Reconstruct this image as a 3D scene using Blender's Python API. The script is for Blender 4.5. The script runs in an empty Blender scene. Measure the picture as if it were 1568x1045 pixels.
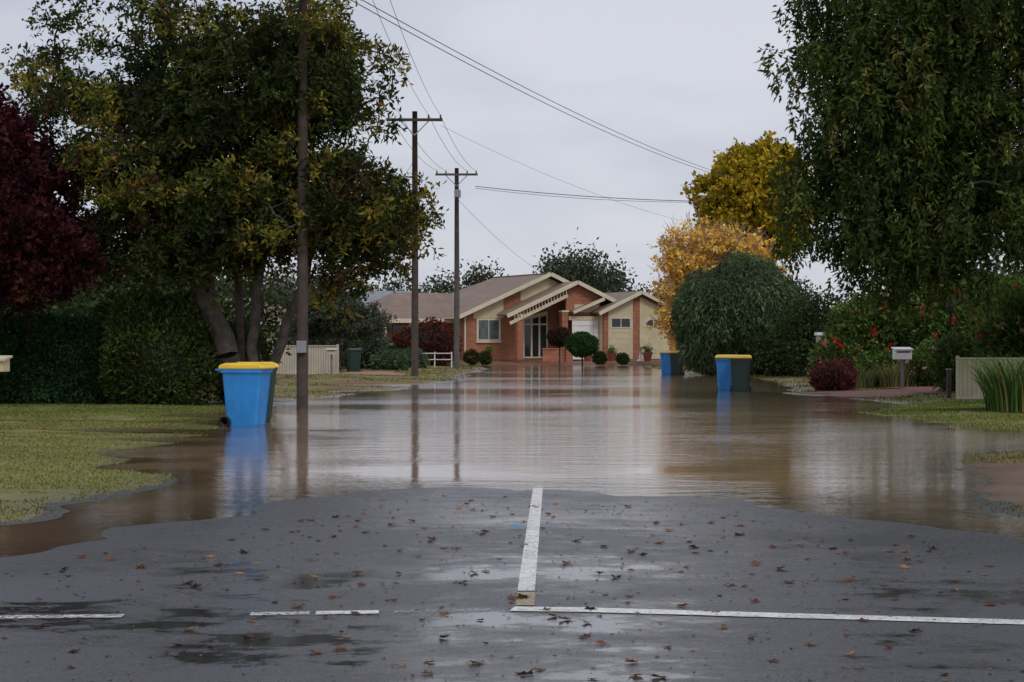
import bpy, math, numpy as np
from mathutils import Vector, Matrix
R = np.random.RandomState(7)
sc = bpy.context.scene
COL = sc.collection
CAMH = 1.36

# ------------------------------------------------------------------ helpers
def link(o, parent=None):
    COL.objects.link(o)
    if parent: o.parent = parent
    return o
def empty(name, loc=(0,0,0), rz=0):
    e = bpy.data.objects.new(name, None); e.location = loc; e.rotation_euler = (0,0,rz)
    e.empty_display_size = .2
    return link(e)
def mesh_obj(name, verts, faces, mat=None, parent=None, smooth=False):
    me = bpy.data.meshes.new(name); me.from_pydata([tuple(v) for v in verts], [], faces); me.update()
    if mat: me.materials.append(mat)
    if smooth: me.polygons.foreach_set('use_smooth', [True]*len(me.polygons))
    return link(bpy.data.objects.new(name, me), parent)
def np_mesh(name, V, F, mat, parent=None, col=None, smooth=False, attrs=None):
    V = np.asarray(V, dtype=np.float32); F = np.asarray(F, dtype=np.int32)
    me = bpy.data.meshes.new(name); m, k = F.shape
    me.vertices.add(len(V)); me.vertices.foreach_set('co', V.ravel())
    me.loops.add(m*k); me.loops.foreach_set('vertex_index', F.ravel())
    me.polygons.add(m); me.polygons.foreach_set('loop_start', np.arange(m, dtype=np.int32)*k)
    me.update(calc_edges=True)
    if smooth: me.polygons.foreach_set('use_smooth', np.ones(m, dtype=bool))
    if col is not None:
        c = np.ones((len(V),4), dtype=np.float32); c[:,:3] = col
        a = me.color_attributes.new('Col','FLOAT_COLOR','POINT'); a.data.foreach_set('color', c.ravel())
    for an, av in (attrs or {}).items():
        a = me.attributes.new(an,'FLOAT','POINT'); a.data.foreach_set('value', np.asarray(av,dtype=np.float32).ravel())
    me.materials.append(mat)
    return link(bpy.data.objects.new(name, me), parent)
def box(name, lo, hi, mat, parent=None, bev=0.0):
    x0,y0,z0 = lo; x1,y1,z1 = hi
    v = [(x0,y0,z0),(x1,y0,z0),(x1,y1,z0),(x0,y1,z0),(x0,y0,z1),(x1,y0,z1),(x1,y1,z1),(x0,y1,z1)]
    f = [(0,3,2,1),(4,5,6,7),(0,1,5,4),(1,2,6,5),(2,3,7,6),(3,0,4,7)]
    o = mesh_obj(name, v, f, mat, parent)
    if bev:
        b = o.modifiers.new('b','BEVEL'); b.width = bev; b.segments = 2
    return o
def slab(name, pts, thick, mat, parent=None, d=(0,0,-1)):
    n = len(pts); d = Vector(d)*thick
    v = [Vector(p) for p in pts] + [Vector(p)+d for p in pts]
    f = [tuple(range(n)), tuple(range(2*n-1,n-1,-1))] + [(i,(i+1)%n,(i+1)%n+n,i+n) for i in range(n)]
    return mesh_obj(name, v, f, mat, parent)
def beam(name, p, q, w, h, mat, parent=None):
    p = Vector(p); q = Vector(q); d = (q-p).normalized()
    up = Vector((0,0,1)) if abs(d.z) < .95 else Vector((0,1,0))
    s = d.cross(up).normalized()*w/2; u = s.cross(d).normalized()*h/2
    v = [p-s-u,p+s-u,p+s+u,p-s+u,q-s-u,q+s-u,q+s+u,q-s+u]
    f = [(0,1,2,3),(7,6,5,4),(0,4,5,1),(1,5,6,2),(2,6,7,3),(3,7,4,0)]
    return mesh_obj(name, v, f, mat, parent)
def tube(name, pts, rads, mat, parent=None, seg=10, cap=True):
    V = []; F = []
    P = [Vector(p) for p in pts]
    for i,p in enumerate(P):
        d = (P[min(i+1,len(P)-1)]-P[max(i-1,0)]).normalized()
        up = Vector((0,0,1)) if abs(d.z) < .9 else Vector((1,0,0))
        a = d.cross(up).normalized(); b = d.cross(a)
        for k in range(seg):
            t = 2*math.pi*k/seg; V.append(p+(a*math.cos(t)+b*math.sin(t))*rads[i])
    for i in range(len(P)-1):
        for k in range(seg):
            F.append((i*seg+k, i*seg+(k+1)%seg, (i+1)*seg+(k+1)%seg, (i+1)*seg+k))
    if cap: F += [tuple(range(seg)), tuple((len(P)-1)*seg+k for k in reversed(range(seg)))]
    return mesh_obj(name, V, F, mat, parent, smooth=True)

# ------------------------------------------------------------------ materials
def newmat(name):
    m = bpy.data.materials.new(name); m.use_nodes = True
    nt = m.node_tree; nt.nodes.clear()
    out = nt.nodes.new('ShaderNodeOutputMaterial')
    return m, nt, out
def N(nt, t, **kw):
    n = nt.nodes.new(t)
    for k,v in kw.items():
        if k in n.inputs.keys(): n.inputs[k].default_value = v
        else: setattr(n, k, v)
    return n
def mixc(nt, f, a, b):
    n = nt.nodes.new('ShaderNodeMix'); n.data_type = 'RGBA'
    for s,x in ((0,f),(6,a),(7,b)):
        if isinstance(x,(int,float)): n.inputs[s].default_value = x
        elif isinstance(x,tuple): n.inputs[s].default_value = (*x[:3],1)
        else: nt.links.new(x, n.inputs[s])
    return n.outputs[2]
def ramp(nt, src, lo, hi, a=0., b=1.):
    n = nt.nodes.new('ShaderNodeMapRange')
    n.inputs[1].default_value=lo; n.inputs[2].default_value=hi; n.inputs[3].default_value=a; n.inputs[4].default_value=b
    nt.links.new(src, n.inputs[0]); return n.outputs[0]
def noise(nt, scale, detail=4, rough=.6, stretch=None):
    tc = N(nt,'ShaderNodeTexCoord'); n = N(nt,'ShaderNodeTexNoise', Scale=scale, Detail=detail, Roughness=rough)
    src = tc.outputs['Object']
    if stretch:
        mp = N(nt,'ShaderNodeMapping'); mp.inputs['Scale'].default_value = stretch
        nt.links.new(src, mp.inputs[0]); src = mp.outputs[0]
    nt.links.new(src, n.inputs['Vector']); return n.outputs[0]
def simple(name, c, rough=.6, amt=.25, scale=3., bump=0., metal=0.):
    m, nt, out = newmat(name)
    p = N(nt,'ShaderNodeBsdfPrincipled', Roughness=rough, Metallic=metal)
    nz = noise(nt, scale, 6, .65)
    c2 = tuple(x*(1-amt*1.4) for x in c); c1 = tuple(min(1,x*(1+amt)) for x in c)
    nt.links.new(mixc(nt, ramp(nt,nz,.3,.7), c2, c1), p.inputs['Base Color'])
    if bump:
        b = N(nt,'ShaderNodeBump', Strength=bump, Distance=.02); nt.links.new(noise(nt,scale*8,4), b.inputs['Height'])
        nt.links.new(b.outputs[0], p.inputs['Normal'])
    nt.links.new(p.outputs[0], out.inputs[0]); return m
def leafmat(name, trans=.22):
    m, nt, out = newmat(name)
    a = N(nt,'ShaderNodeVertexColor', layer_name='Col')
    p = N(nt,'ShaderNodeBsdfDiffuse')
    t = N(nt,'ShaderNodeBsdfTranslucent'); mx = N(nt,'ShaderNodeMixShader', Fac=trans)
    nt.links.new(a.outputs[0], p.inputs[0]); nt.links.new(a.outputs[0], t.inputs[0])
    nt.links.new(p.outputs[0], mx.inputs[1]); nt.links.new(t.outputs[0], mx.inputs[2])
    nt.links.new(mx.outputs[0], out.inputs[0]); return m
LEAF = leafmat('leaf'); BARK = simple('bark',(.085,.07,.058),.9,.45,6,.8)
BARKD = simple('bark_dark',(.04,.034,.028),.9,.4,6,.8)
CORE = simple('dark_leaf_core',(.014,.02,.009),.9,.3,5)  # very dark leaf green for the added filler cores inside the foliage
WOOD = simple('pole_wood',(.055,.038,.03),.85,.35,4,.5)
WOODG = simple('pole_wood_grey',(.08,.07,.062),.85,.3,4,.5)
CREAM = simple('cream_cladding',(.58,.49,.32),.6,.12,1.5)
CREAMW = simple('cream_trim',(.64,.58,.43),.5,.10,2)
WHITE = simple('white_paint',(.75,.75,.72),.5,.06,3)
GLASS = simple('window_glass',(.03,.035,.04),.08,.3,.6)
GREYG = simple('window_blind',(.11,.13,.13),.25,.4,1.6)
METAL = simple('grey_metal',(.30,.31,.32),.4,.15,5,0,.6)
WIRE = simple('wire_black',(.03,.03,.035),.6,.1,3)
BLUE = simple('bin_blue',(.025,.25,.66),.42,.14,3)
YEL = simple('bin_yellow',(.80,.52,.03),.4,.08,4)
DGREEN = simple('bin_dark_green',(.018,.045,.04),.4,.1,4)
BLACK = simple('rubber_black',(.015,.015,.015),.7,.2,8)
TERRA = simple('terracotta',(.35,.12,.06),.7,.2,4)
FENCE = simple('fence_beige',(.50,.45,.37),.5,.1,2)
def brickmat():
    m, nt, out = newmat('red_brick')
    tc = N(nt,'ShaderNodeTexCoord'); s = N(nt,'ShaderNodeSeparateXYZ'); nt.links.new(tc.outputs['Object'], s.inputs[0])
    ad = N(nt,'ShaderNodeMath', operation='ADD'); nt.links.new(s.outputs[0], ad.inputs[0]); nt.links.new(s.outputs[1], ad.inputs[1])
    cb = N(nt,'ShaderNodeCombineXYZ'); nt.links.new(ad.outputs[0], cb.inputs[0]); nt.links.new(s.outputs[2], cb.inputs[1])
    b = N(nt,'ShaderNodeTexBrick', Scale=1.0); b.inputs['Brick Width'].default_value=.24; b.inputs['Row Height'].default_value=.086
    b.inputs['Mortar Size'].default_value=.008
    b.inputs['Color1'].default_value=(.42,.14,.06,1); b.inputs['Color2'].default_value=(.27,.075,.035,1); b.inputs['Mortar'].default_value=(.34,.24,.17,1)
    nt.links.new(cb.outputs[0], b.inputs['Vector'])
    p = N(nt,'ShaderNodeBsdfPrincipled', Roughness=.8)
    nt.links.new(mixc(nt, ramp(nt,noise(nt,.9,4),.35,.7,0,.4), b.outputs[0], (.20,.065,.035)), p.inputs['Base Color'])
    nt.links.new(p.outputs[0], out.inputs[0]); return m
BRICK = brickmat()
def tilemat(name, c1, c2):
    m, nt, out = newmat(name)
    tc = N(nt,'ShaderNodeTexCoord')
    w = N(nt,'ShaderNodeTexWave', Scale=1.1, Distortion=.3); w.bands_direction='Y'; nt.links.new(tc.outputs['Object'], w.inputs[0])
    w2 = N(nt,'ShaderNodeTexWave', Scale=1.4, Distortion=.2); w2.bands_direction='X'; nt.links.new(tc.outputs['Object'], w2.inputs[0])
    p = N(nt,'ShaderNodeBsdfPrincipled', Roughness=.6)
    c = mixc(nt, ramp(nt,noise(nt,1.3,6,.7),.35,.65), c1, c2)
    c = mixc(nt, ramp(nt,w.outputs[0],.0,.3,.45,0.), c, tuple(x*.4 for x in c1))
    c = mixc(nt, ramp(nt,w2.outputs[0],.0,.3,.35,0.), c, tuple(x*.4 for x in c1))
    nt.links.new(c, p.inputs['Base Color']); nt.links.new(p.outputs[0], out.inputs[0]); return m
TILE = tilemat('roof_tile',(.18,.12,.09),(.27,.19,.14)); TILEG = tilemat('roof_tile_grey',(.22,.24,.27),(.28,.30,.33))

# ------------------------------------------------------------------ terrain height
def vnoise(x, y, s, seed=0):
    x = np.asarray(x)/s+1000.3; y = np.asarray(y)/s+1000.7
    xi = np.floor(x).astype(np.int64); yi = np.floor(y).astype(np.int64); fx = x-xi; fy = y-yi
    fx = fx*fx*(3-2*fx); fy = fy*fy*(3-2*fy)
    def h(a,b):
        n = (a*374761393 + b*668265263 + seed*1442695041) & 0xffffffff
        n = ((n ^ (n>>13))*1274126177) & 0xffffffff
        return ((n ^ (n>>16)) & 0xffff)/65535.-.5
    return (h(xi,yi)*(1-fx)+h(xi+1,yi)*fx)*(1-fy)+(h(xi,yi+1)*(1-fx)+h(xi+1,yi+1)*fx)*fy
def sdpoly(x, y, poly):
    P = np.array(poly, float); d = np.full(x.shape, 1e18); ins = np.zeros(x.shape, bool)
    for i in range(len(P)):
        a = P[i]; b = P[(i+1)%len(P)]; e = b-a
        wx = x-a[0]; wy = y-a[1]; t = np.clip((wx*e[0]+wy*e[1])/(e@e),0,1)
        d = np.minimum(d, (wx-e[0]*t)**2+(wy-e[1]*t)**2)
        c = ((a[1]>y)!=(b[1]>y)) & (x < (b[0]-a[0])*(y-a[1])/((b[1]-a[1]) if b[1]!=a[1] else 1e-9)+a[0])
        ins ^= c
    d = np.sqrt(d); return np.where(ins, d, -d)
ROADDRY = [(-14,5),(-6,9.4),(-3.0,11.6),(-2.69,12.8),(-2.33,13.5),(-2.5,14.3),(-1.61,15.3),(-1.53,16.7),(-.9,17.9),(-.5,18.1),(-.15,17.3),(.3,17.6),(.75,16.6),
           (1.05,16.9),(1.63,16.6),(2.07,15.3),(2.5,14.6),(3.02,13.6),(3.2,12.2),(5,10.8),(9,8),(30,5),(30,-40),(-30,-40),(-30,5)]
GL = [(-3.9,14.8),(-3.36,18.5),(-4.05,22.7),(-4.25,26.3),(-4.8,32.6),(-5.5,38),(-5.7,43),(-60,43),(-60,13),(-6,13.4)]
GL2 = [(-5.6,41),(-4.6,47),(-4.0,51),(-2.6,62),(-2.1,69),(-1.9,85),(-1.3,101),(-2,121),(-90,121),(-90,42)]
GR = [(8.0,40.2),(6.7,38.5),(7.2,35),(7.0,32),(7.4,30.4),(9,29.6),(60,28),(60,60),(9,60),(8.0,56),(7.3,52),(8.2,47),(9,43)]
GR2 = [(8.1,55),(8.8,62),(9.3,75),(8.3,86),(8,97),(7.4,112),(9,121),(90,121),(90,55)]
MR = [(5.6,23.7),(4.75,20.6),(4.35,17.6),(3.8,15.7),(4.2,14.9),(8,14.2),(60,13),(60,25),(7,25)]
FAR = [(-2500,117),(-3,117),(2,119.5),(8,118),(2500,117),(2500,4000),(-2500,4000)]
INL = [(-6.2,30.3,1.1,1.1),(-4.4,24.3,.65,1.2),(-4.0,21.6,.5,.5),(-5.6,36.5,1.2,.8),(-5.0,46.5,2.6,.9),(-3.6,54,1.6,1.3),(-4.2,62,3.2,2.),(-5.3,27.5,.9,.6),(-7.6,33.5,1.6,.7),(9.5,36,1.5,.5),(9,49,1.,.8)]
def heights(x, y):
    x = np.asarray(x,float); y = np.asarray(y,float)
    n = vnoise(x,y,1.6,1)*.5+vnoise(x,y,.6,2)*.3+vnoise(x,y,.25,3)*.15
    big = vnoise(x,y,5,5)
    h = np.full(x.shape,-.16)
    sr = sdpoly(x,y,ROADDRY); hr = np.clip(sr*.013,-.16,.075)+n*.008+.001; h = np.maximum(h, hr)
    g = np.zeros(x.shape); hg = np.full(x.shape,-1.)
    for poly, sl, mx, gr in ((GL,.03,.07,1.),(GL2,.03,.12,.6),(GR,.03,.10,.8),(GR2,.03,.25,.6),(MR,.03,.045,.15),(FAR,.05,.28,.8)):
        s = sdpoly(x,y,poly); hh = np.clip(s*sl,-.16,mx)+n*.034+big*.01*(s>.3)
        g = np.where(hh>hg, gr, g); hg = np.maximum(hh,hg)
    for (cx,cy,rx,ry) in INL:
        q = ((x-cx)/rx)**2+((y-cy)/ry)**2
        hg -= .09*np.exp(-q*1.2)
    isroad = (hr >= hg)
    h = np.maximum(h, hg)
    return h, g, isroad, sr, hg
def hz(x,y): return float(heights(np.array([x]),np.array([y]))[0][0])
def axis(segs):
    out=[]
    for a,b,s in segs: out += list(np.arange(a,b,s))
    return out
xs = np.array([-2500,-1200,-600,-300,-150,-90,-60]+axis([(-45,-16,1.5),(-16,-7,.35),(-7,8,.11),(8,17,.35),(17,45,1.5)])+[45,60,90,150,300,600,1200,2500.])
ys = np.array([-40,-20,-10,-4]+axis([(0,5,.6),(5,20,.11),(20,42,.2),(42,75,.5),(75,130,1.)])+[130,140,160,200,300,500,900,1600,2600,4000.])
X,Y = np.meshgrid(xs,ys); Hh,G,isroad,SR,HG = heights(X,Y)
nx,ny = len(xs),len(ys); idx = np.arange(nx*ny).reshape(ny,nx)
FA = np.stack([idx[:-1,:-1],idx[:-1,1:],idx[1:,1:],idx[1:,:-1]],-1).reshape(-1,4)
def submesh(name, Z, keepv, mat, attrs, smooth=True):
    kf = keepv.ravel()[FA].any(1); F = FA[kf]; u, inv = np.unique(F, return_inverse=True)
    V = np.stack([X.ravel()[u],Y.ravel()[u],Z.ravel()[u]],1)
    return np_mesh(name, V, inv.reshape(-1,4), mat, attrs={k:v.ravel()[u] for k,v in attrs.items()}, smooth=smooth)
CX = -.18+.024*Y
ROADM = ((SR>-2.5)&(HG<.0)&(Y<22)) | ((np.abs(X-CX)<3.6)&(Y>10)&(Y<116)&(HG<0.)) | (Y<4)
def groundmat():
    m, nt, out = newmat('ground_grass_mud')
    a = N(nt,'ShaderNodeAttribute', attribute_name='grass'); hgt = N(nt,'ShaderNodeAttribute', attribute_name='hgt')
    n1 = noise(nt,.7,6,.65); n2 = noise(nt,9,5,.7); n3 = noise(nt,30,3,.7)
    g = mixc(nt, ramp(nt,n2,.3,.7), (.09,.10,.024), (.17,.17,.045))
    g = mixc(nt, ramp(nt,n1,.42,.66), g, (.23,.20,.07))
    md = mixc(nt, ramp(nt,n2,.3,.7), (.10,.062,.04), (.20,.12,.078))
    md = mixc(nt, ramp(nt,n3,.52,.6,0,.8), md, (.28,.11,.05))
    ad = N(nt,'ShaderNodeMath', operation='ADD'); nt.links.new(a.outputs['Fac'], ad.inputs[0])
    nt.links.new(ramp(nt,n1,.3,.7,-.48,.35), ad.inputs[1])
    c = mixc(nt, ramp(nt,ad.outputs[0],.35,.6), md, g)
    wet = ramp(nt, hgt.outputs['Fac'], 0.0, .022)
    c = mixc(nt, wet, mixc(nt,.6,c,(.06,.042,.022)), c)
    p = N(nt,'ShaderNodeBsdfPrincipled'); nt.links.new(c,p.inputs['Base Color'])
    nt.links.new(ramp(nt,hgt.outputs['Fac'],0,.03,.25,.95), p.inputs['Roughness']); p.inputs['Specular IOR Level'].default_value=.35
    b = N(nt,'ShaderNodeBump', Strength=.7, Distance=.03); nt.links.new(n2,b.inputs['Height']); nt.links.new(b.outputs[0],p.inputs['Normal'])
    nt.links.new(p.outputs[0], out.inputs[0]); return m
def asphaltmat():
    m, nt, out = newmat('wet_asphalt')
    hgt = N(nt,'ShaderNodeAttribute', attribute_name='hgt')
    big = noise(nt,.42,5,.6,(.7,1.,1)); mid = noise(nt,2.6,7,.75,(.8,1.1,1)); fine = noise(nt,60,3,.8); agg = noise(nt,85,2,.8)
    c = mixc(nt, ramp(nt,agg,.38,.62), (.014,.015,.018), (.080,.083,.093))
    c = mixc(nt, ramp(nt,big,.4,.65,0,.45), c, (.028,.028,.032))
    c = mixc(nt, ramp(nt,hgt.outputs['Fac'],.001,.012,.5,0.), c, (.012,.012,.013))
    p = N(nt,'ShaderNodeBsdfPrincipled'); nt.links.new(c,p.inputs['Base Color']); p.inputs['IOR'].default_value=1.5
    ad = N(nt,'ShaderNodeMath', operation='ADD'); nt.links.new(ramp(nt,big,.3,.7,-.28,.30),ad.inputs[0]); nt.links.new(mid,ad.inputs[1])
    w0 = ramp(nt,ad.outputs[0],.40,.62); ml = N(nt,'ShaderNodeMath', operation='MULTIPLY'); nt.links.new(w0,ml.inputs[0]); nt.links.new(ramp(nt,hgt.outputs['Fac'],.002,.022,.35,1.),ml.inputs[1])
    wet = ml.outputs[0]
    nt.links.new(ramp(nt,wet,0,1,.36,.07), p.inputs['Roughness'])
    b = N(nt,'ShaderNodeBump', Distance=.009); nt.links.new(ramp(nt,wet,0,1,1.,.06), b.inputs['Strength']); nt.links.new(fine,b.inputs['Height'])
    nt.links.new(b.outputs[0],p.inputs['Normal'])
    nt.links.new(p.outputs[0], out.inputs[0]); return m
def watermat():
    m, nt, out = newmat('muddy_flood_water')
    d = N(nt,'ShaderNodeAttribute', attribute_name='depth')
    r1 = noise(nt,2.6,4,.6,(.4,1,1)); r2 = noise(nt,10,3,.65,(.4,1,1)); bz = noise(nt,.13,5,.62,(.5,.8,1))
    ad = N(nt,'ShaderNodeMath', operation='MULTIPLY_ADD'); nt.links.new(r2,ad.inputs[0]); ad.inputs[1].default_value=.5; nt.links.new(r1,ad.inputs[2])
    b = N(nt,'ShaderNodeBump', Distance=.015); nt.links.new(ramp(nt,bz,.42,.58,.12,1.0), b.inputs['Strength']); nt.links.new(ad.outputs[0],b.inputs['Height'])
    gl = N(nt,'ShaderNodeBsdfGlossy', Roughness=.07); gl.inputs[0].default_value=(1,1,1,1)
    df = N(nt,'ShaderNodeBsdfDiffuse'); nt.links.new(mixc(nt,ramp(nt,bz,.35,.65),(.27,.175,.105),(.31,.215,.14)), df.inputs[0])
    tr = N(nt,'ShaderNodeBsdfTransparent'); tr.inputs[0].default_value=(.9,.82,.7,1)
    m1 = N(nt,'ShaderNodeMixShader'); nt.links.new(ramp(nt,d.outputs['Fac'],.0,.032,.2,1.), m1.inputs[0]); nt.links.new(tr.outputs[0],m1.inputs[1]); nt.links.new(df.outputs[0],m1.inputs[2])
    fr = N(nt,'ShaderNodeFresnel', IOR=1.40)
    m2 = N(nt,'ShaderNodeMixShader'); nt.links.new(fr.outputs[0],m2.inputs[0]); nt.links.new(m1.outputs[0],m2.inputs[1]); nt.links.new(gl.outputs[0],m2.inputs[2])
    nt.links.new(b.outputs[0], gl.inputs['Normal'])
    nt.links.new(m2.outputs[0], out.inputs[0]); return m
ASPH = asphaltmat()
np_mesh('ground', np.stack([X.ravel(),Y.ravel(),Hh.ravel()-.02*ROADM.ravel()],1), FA, groundmat(), attrs={'grass':G,'hgt':Hh}, smooth=True)
submesh('road', Hh+.004, ROADM, ASPH, {'hgt':Hh})
WK = (Hh<.02)&(Y>3)&(Y<140)&(np.abs(X)<60)
submesh('flood_water', np.zeros_like(Hh), WK, watermat(), {'depth':-Hh})

# ------------------------------------------------------------------ road markings
def paintmat(name, c, wear):
    m, nt, out = newmat(name)
    p = N(nt,'ShaderNodeBsdfPrincipled', Roughness=.45); tr = N(nt,'ShaderNodeBsdfTransparent'); mx = N(nt,'ShaderNodeMixShader')
    nt.links.new(mixc(nt, ramp(nt,noise(nt,6,6,.75),.35,.6), tuple(x*.62 for x in c), c), p.inputs['Base Color'])
    nt.links.new(ramp(nt,noise(nt,38,5,.75),wear-.03,wear+.05), mx.inputs[0])
    nt.links.new(tr.outputs[0],mx.inputs[1]); nt.links.new(p.outputs[0],mx.inputs[2]); nt.links.new(mx.outputs[0],out.inputs[0]); return m
PW = paintmat('road_paint',(.76,.76,.74),.40); PWW = paintmat('road_paint_worn',(.62,.62,.6),.46); PY = paintmat('road_paint_old',(.33,.25,.13),.40)
def strip(name, a, b, w, mat, off=.008):
    a = np.array(a,float); b = np.array(b,float); L = np.linalg.norm(b-a); n = max(2,int(L/.06)); d = (b-a)/L; s = np.array([-d[1],d[0]])*w/2
    T = np.linspace(0,1,n)[:,None]; c = a+(b-a)*T
    jit = (R.rand(n,2)-.5)*.08
    P = np.stack([c+s*(1+jit[:,:1]), c, c-s*(1+jit[:,1:])],1).reshape(-1,2)
    Z = heights(P[:,0],P[:,1])[0]+off
    F=[]
    for i in range(n-1):
        for k in (0,1): F.append((i*3+k,i*3+k+1,i*3+k+4,i*3+k+3))
    return np_mesh(name, np.column_stack([P,Z]), F, mat)
strip('centre_line_marking',(.075,10.35),(.31,21.5),.092,PW)
strip('old_line_marking',(.066,9.75),(.072,10.30),.095,PY)
strip('hold_line_marking',(.0,9.62),(3.6,9.02),.17,PW)
strip('dashed_line_marking',(-3.6,9.42),(-1.88,9.48),.12,PWW)
strip('dashed_line_marking.001',(-1.27,9.52),(-.985,9.54),.12,PWW)
strip('dashed_line_marking.002',(-.955,9.54),(-.65,9.56),.13,PW)
strip('dashed_line_marking.003',(-.60,9.56),(-.1,9.60),.11,paintmat('road_paint_faint',(.5,.5,.5),.56))
BS = simple('scrap_blue',(.04,.20,.42),.5,.2,20)
mesh_obj('blue_plastic_scrap',[(.0,13.9,.05),(.07,13.88,.052),(.08,13.95,.056),(.03,13.98,.062),(-.03,13.95,.055)],[(0,1,2,3,4)],BS)

# ------------------------------------------------------------------ foliage engine
def leaves(P, D, L, W, C, name, parent=None, mat=LEAF, rng=R):
    n = len(P); D = D/np.maximum(np.linalg.norm(D,axis=1,keepdims=True),1e-6)
    q = rng.randn(n,3); S = np.cross(D,q); S /= np.maximum(np.linalg.norm(S,axis=1,keepdims=True),1e-6)
    L = np.asarray(L).reshape(-1,1)*np.ones((n,1)); W = np.asarray(W).reshape(-1,1)*np.ones((n,1))
    nrm = np.cross(D,S)
    mid = P+D*L*.5+nrm*L*.08
    V = np.stack([P,mid+S*W*.5,P+D*L,mid-S*W*.5],1).reshape(-1,3)
    F = np.arange(4*n).reshape(n,4)
    return np_mesh(name, V, F, mat, parent, col=np.repeat(C,4,axis=0))
def pick(pal, n, rng):
    c = np.array([p[0] for p in pal]); w = np.array([p[1] for p in pal],float); w/=w.sum()
    return c[rng.choice(len(pal), n, p=w)]
def blobpts(blobs, n, rng, shell=2.4):
    B = np.array(blobs,float); vol = B[:,3]*B[:,4]*B[:,5]; k = rng.choice(len(B), n, p=vol/vol.sum())
    d = rng.randn(n,3); d /= np.linalg.norm(d,axis=1,keepdims=True); r = rng.rand(n,1)**(1/shell)
    return B[k,:3]+d*r*B[k,3:], d*r
def tree(name, trunks, r0, blobs, nc, cr, nt_, nl, ll, lw, pal, tip=None, droop=0., strand=0., bark=BARK, seed=1, gap=.0, flat=.7, shell=2.4, twig=.01, tipamt=1.1, bare=0):
    rng = np.random.RandomState(seed); e = empty(name, tuple(trunks[0][0]))
    o = np.array(trunks[0][0],float)
    C,_ = blobpts(blobs, nc, rng, shell)
    if gap:
        s = vnoise(C[:,0]+C[:,1]*.7, C[:,2]-C[:,1]*.4, 1.5, seed)+.5*vnoise(C[:,0]-C[:,1]*.3, C[:,2], .7, seed+9)
        C = C[s > -gap]
    nc = len(C)
    pos=[]; par=[]
    for T in trunks:
        prev=-1; T=[np.array(t,float) for t in T]
        for i in range(len(T)-1):
            for k in range(4):
                t=k/4.; p=T[i]*(1-t)+T[i+1]*t + (rng.randn(3)*.04 if (i or k) else 0)
                pos.append(p); par.append(prev); prev=len(pos)-1
        pos.append(T[-1]); par.append(prev)
    top = np.array(trunks[0][-1],float)
    order = np.argsort(np.linalg.norm(C-top,axis=1))
    zmin = min(p[2] for p in pos)+.28*(max(p[2] for p in pos)-min(p[2] for p in pos))
    PA = np.zeros((len(pos)+nc*4,3)); PA[:len(pos)] = pos; m=len(pos); PAR=np.full(len(PA),-1); PAR[:m]=par
    ends=[]
    for ci in order:
        c = C[ci]; dd = np.linalg.norm(PA[:m]-c,axis=1)+ (PA[:m,2]<zmin)*50 + np.maximum(PA[:m,2]-c[2],0)*.6
        j = int(dd.argmin()); a=PA[j]; prev=j; L=np.linalg.norm(c-a)
        for k in (1,2,3):
            t=k/3.; p=a*(1-t)+c*t; p=p+np.array([0,0,1])*math.sin(t*math.pi)*L*.10+(rng.randn(3)*L*.06 if k<3 else 0)
            PA[m]=p; PAR[m]=prev; prev=m; m+=1
        ends.append(prev)
    PA=PA[:m]; PAR=PAR[:m]
    cnt=np.zeros(m); cnt[ends]=1
    for i in range(m-1,-1,-1):
        if PAR[i]>=0: cnt[PAR[i]]+=cnt[i]
    rad = twig*np.maximum(cnt,1)**.5; rad *= min(1.8, r0/max(rad.max(),1e-6)) 
    rad = np.maximum(rad,twig*.7)
    kid=np.where(PAR>=0)[0]; a=PA[PAR[kid]]; b=PA[kid]; d=b-a; ln=np.linalg.norm(d,axis=1,keepdims=True); d/=np.maximum(ln,1e-6)
    up=np.where(np.abs(d[:,2:])>.9, np.array([[1.,0,0]]), np.array([[0,0,1.]])); s=np.cross(d,up); s/=np.linalg.norm(s,axis=1,keepdims=True); u=np.cross(d,s)
    sg=7; V=[]
    ra=np.minimum(rad[PAR[kid]],rad[kid]*1.5)[:,None]; rb=rad[kid][:,None]
    for (c,r) in ((a-d*ra*.3,ra),(b,rb)):
        for k in range(sg):
            t=2*math.pi*k/sg; V.append(c+(s*math.cos(t)+u*math.sin(t))*r)
    V=np.stack(V,1).reshape(-1,3); base=np.arange(len(kid))[:,None]*2*sg
    F=np.concatenate([np.concatenate([base+k,base+(k+1)%sg,base+sg+(k+1)%sg,base+sg+k],1)[:,None,:] for k in range(sg)],1).reshape(-1,4)
    np_mesh('trunk_and_limbs', V-o, F, bark, e, smooth=True)
    if bare:
        K=nc*bare; P=np.repeat(C,bare,axis=0)+rng.randn(K,3)*cr*.5; D=rng.randn(K,3)*.8; D[:,2]=np.abs(D[:,2])+.8
        leaves(P-o,D,cr*(1.2+1.4*rng.rand(K)),.03,np.tile(np.array([[.36,.25,.17]]),(K,1)),'bare_twigs',e,rng=rng)
    K=nc*nt_; cen=np.repeat(C,nt_,axis=0); off=rng.randn(K,3)*cr*np.array([.6,.6,.6*flat]); tp=cen+off
    ccol=np.repeat(pick(pal,nc,rng)*(.75+.5*rng.rand(nc,1)),nt_,axis=0); tcol=ccol*.65+pick(pal,K,rng)*.35
    B=np.array(blobs,float)
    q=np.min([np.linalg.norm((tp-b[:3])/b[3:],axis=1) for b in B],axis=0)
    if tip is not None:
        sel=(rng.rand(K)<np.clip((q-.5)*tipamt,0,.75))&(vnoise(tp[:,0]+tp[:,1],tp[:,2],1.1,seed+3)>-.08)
        tcol[sel]=pick(tip,sel.sum(),rng)
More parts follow.
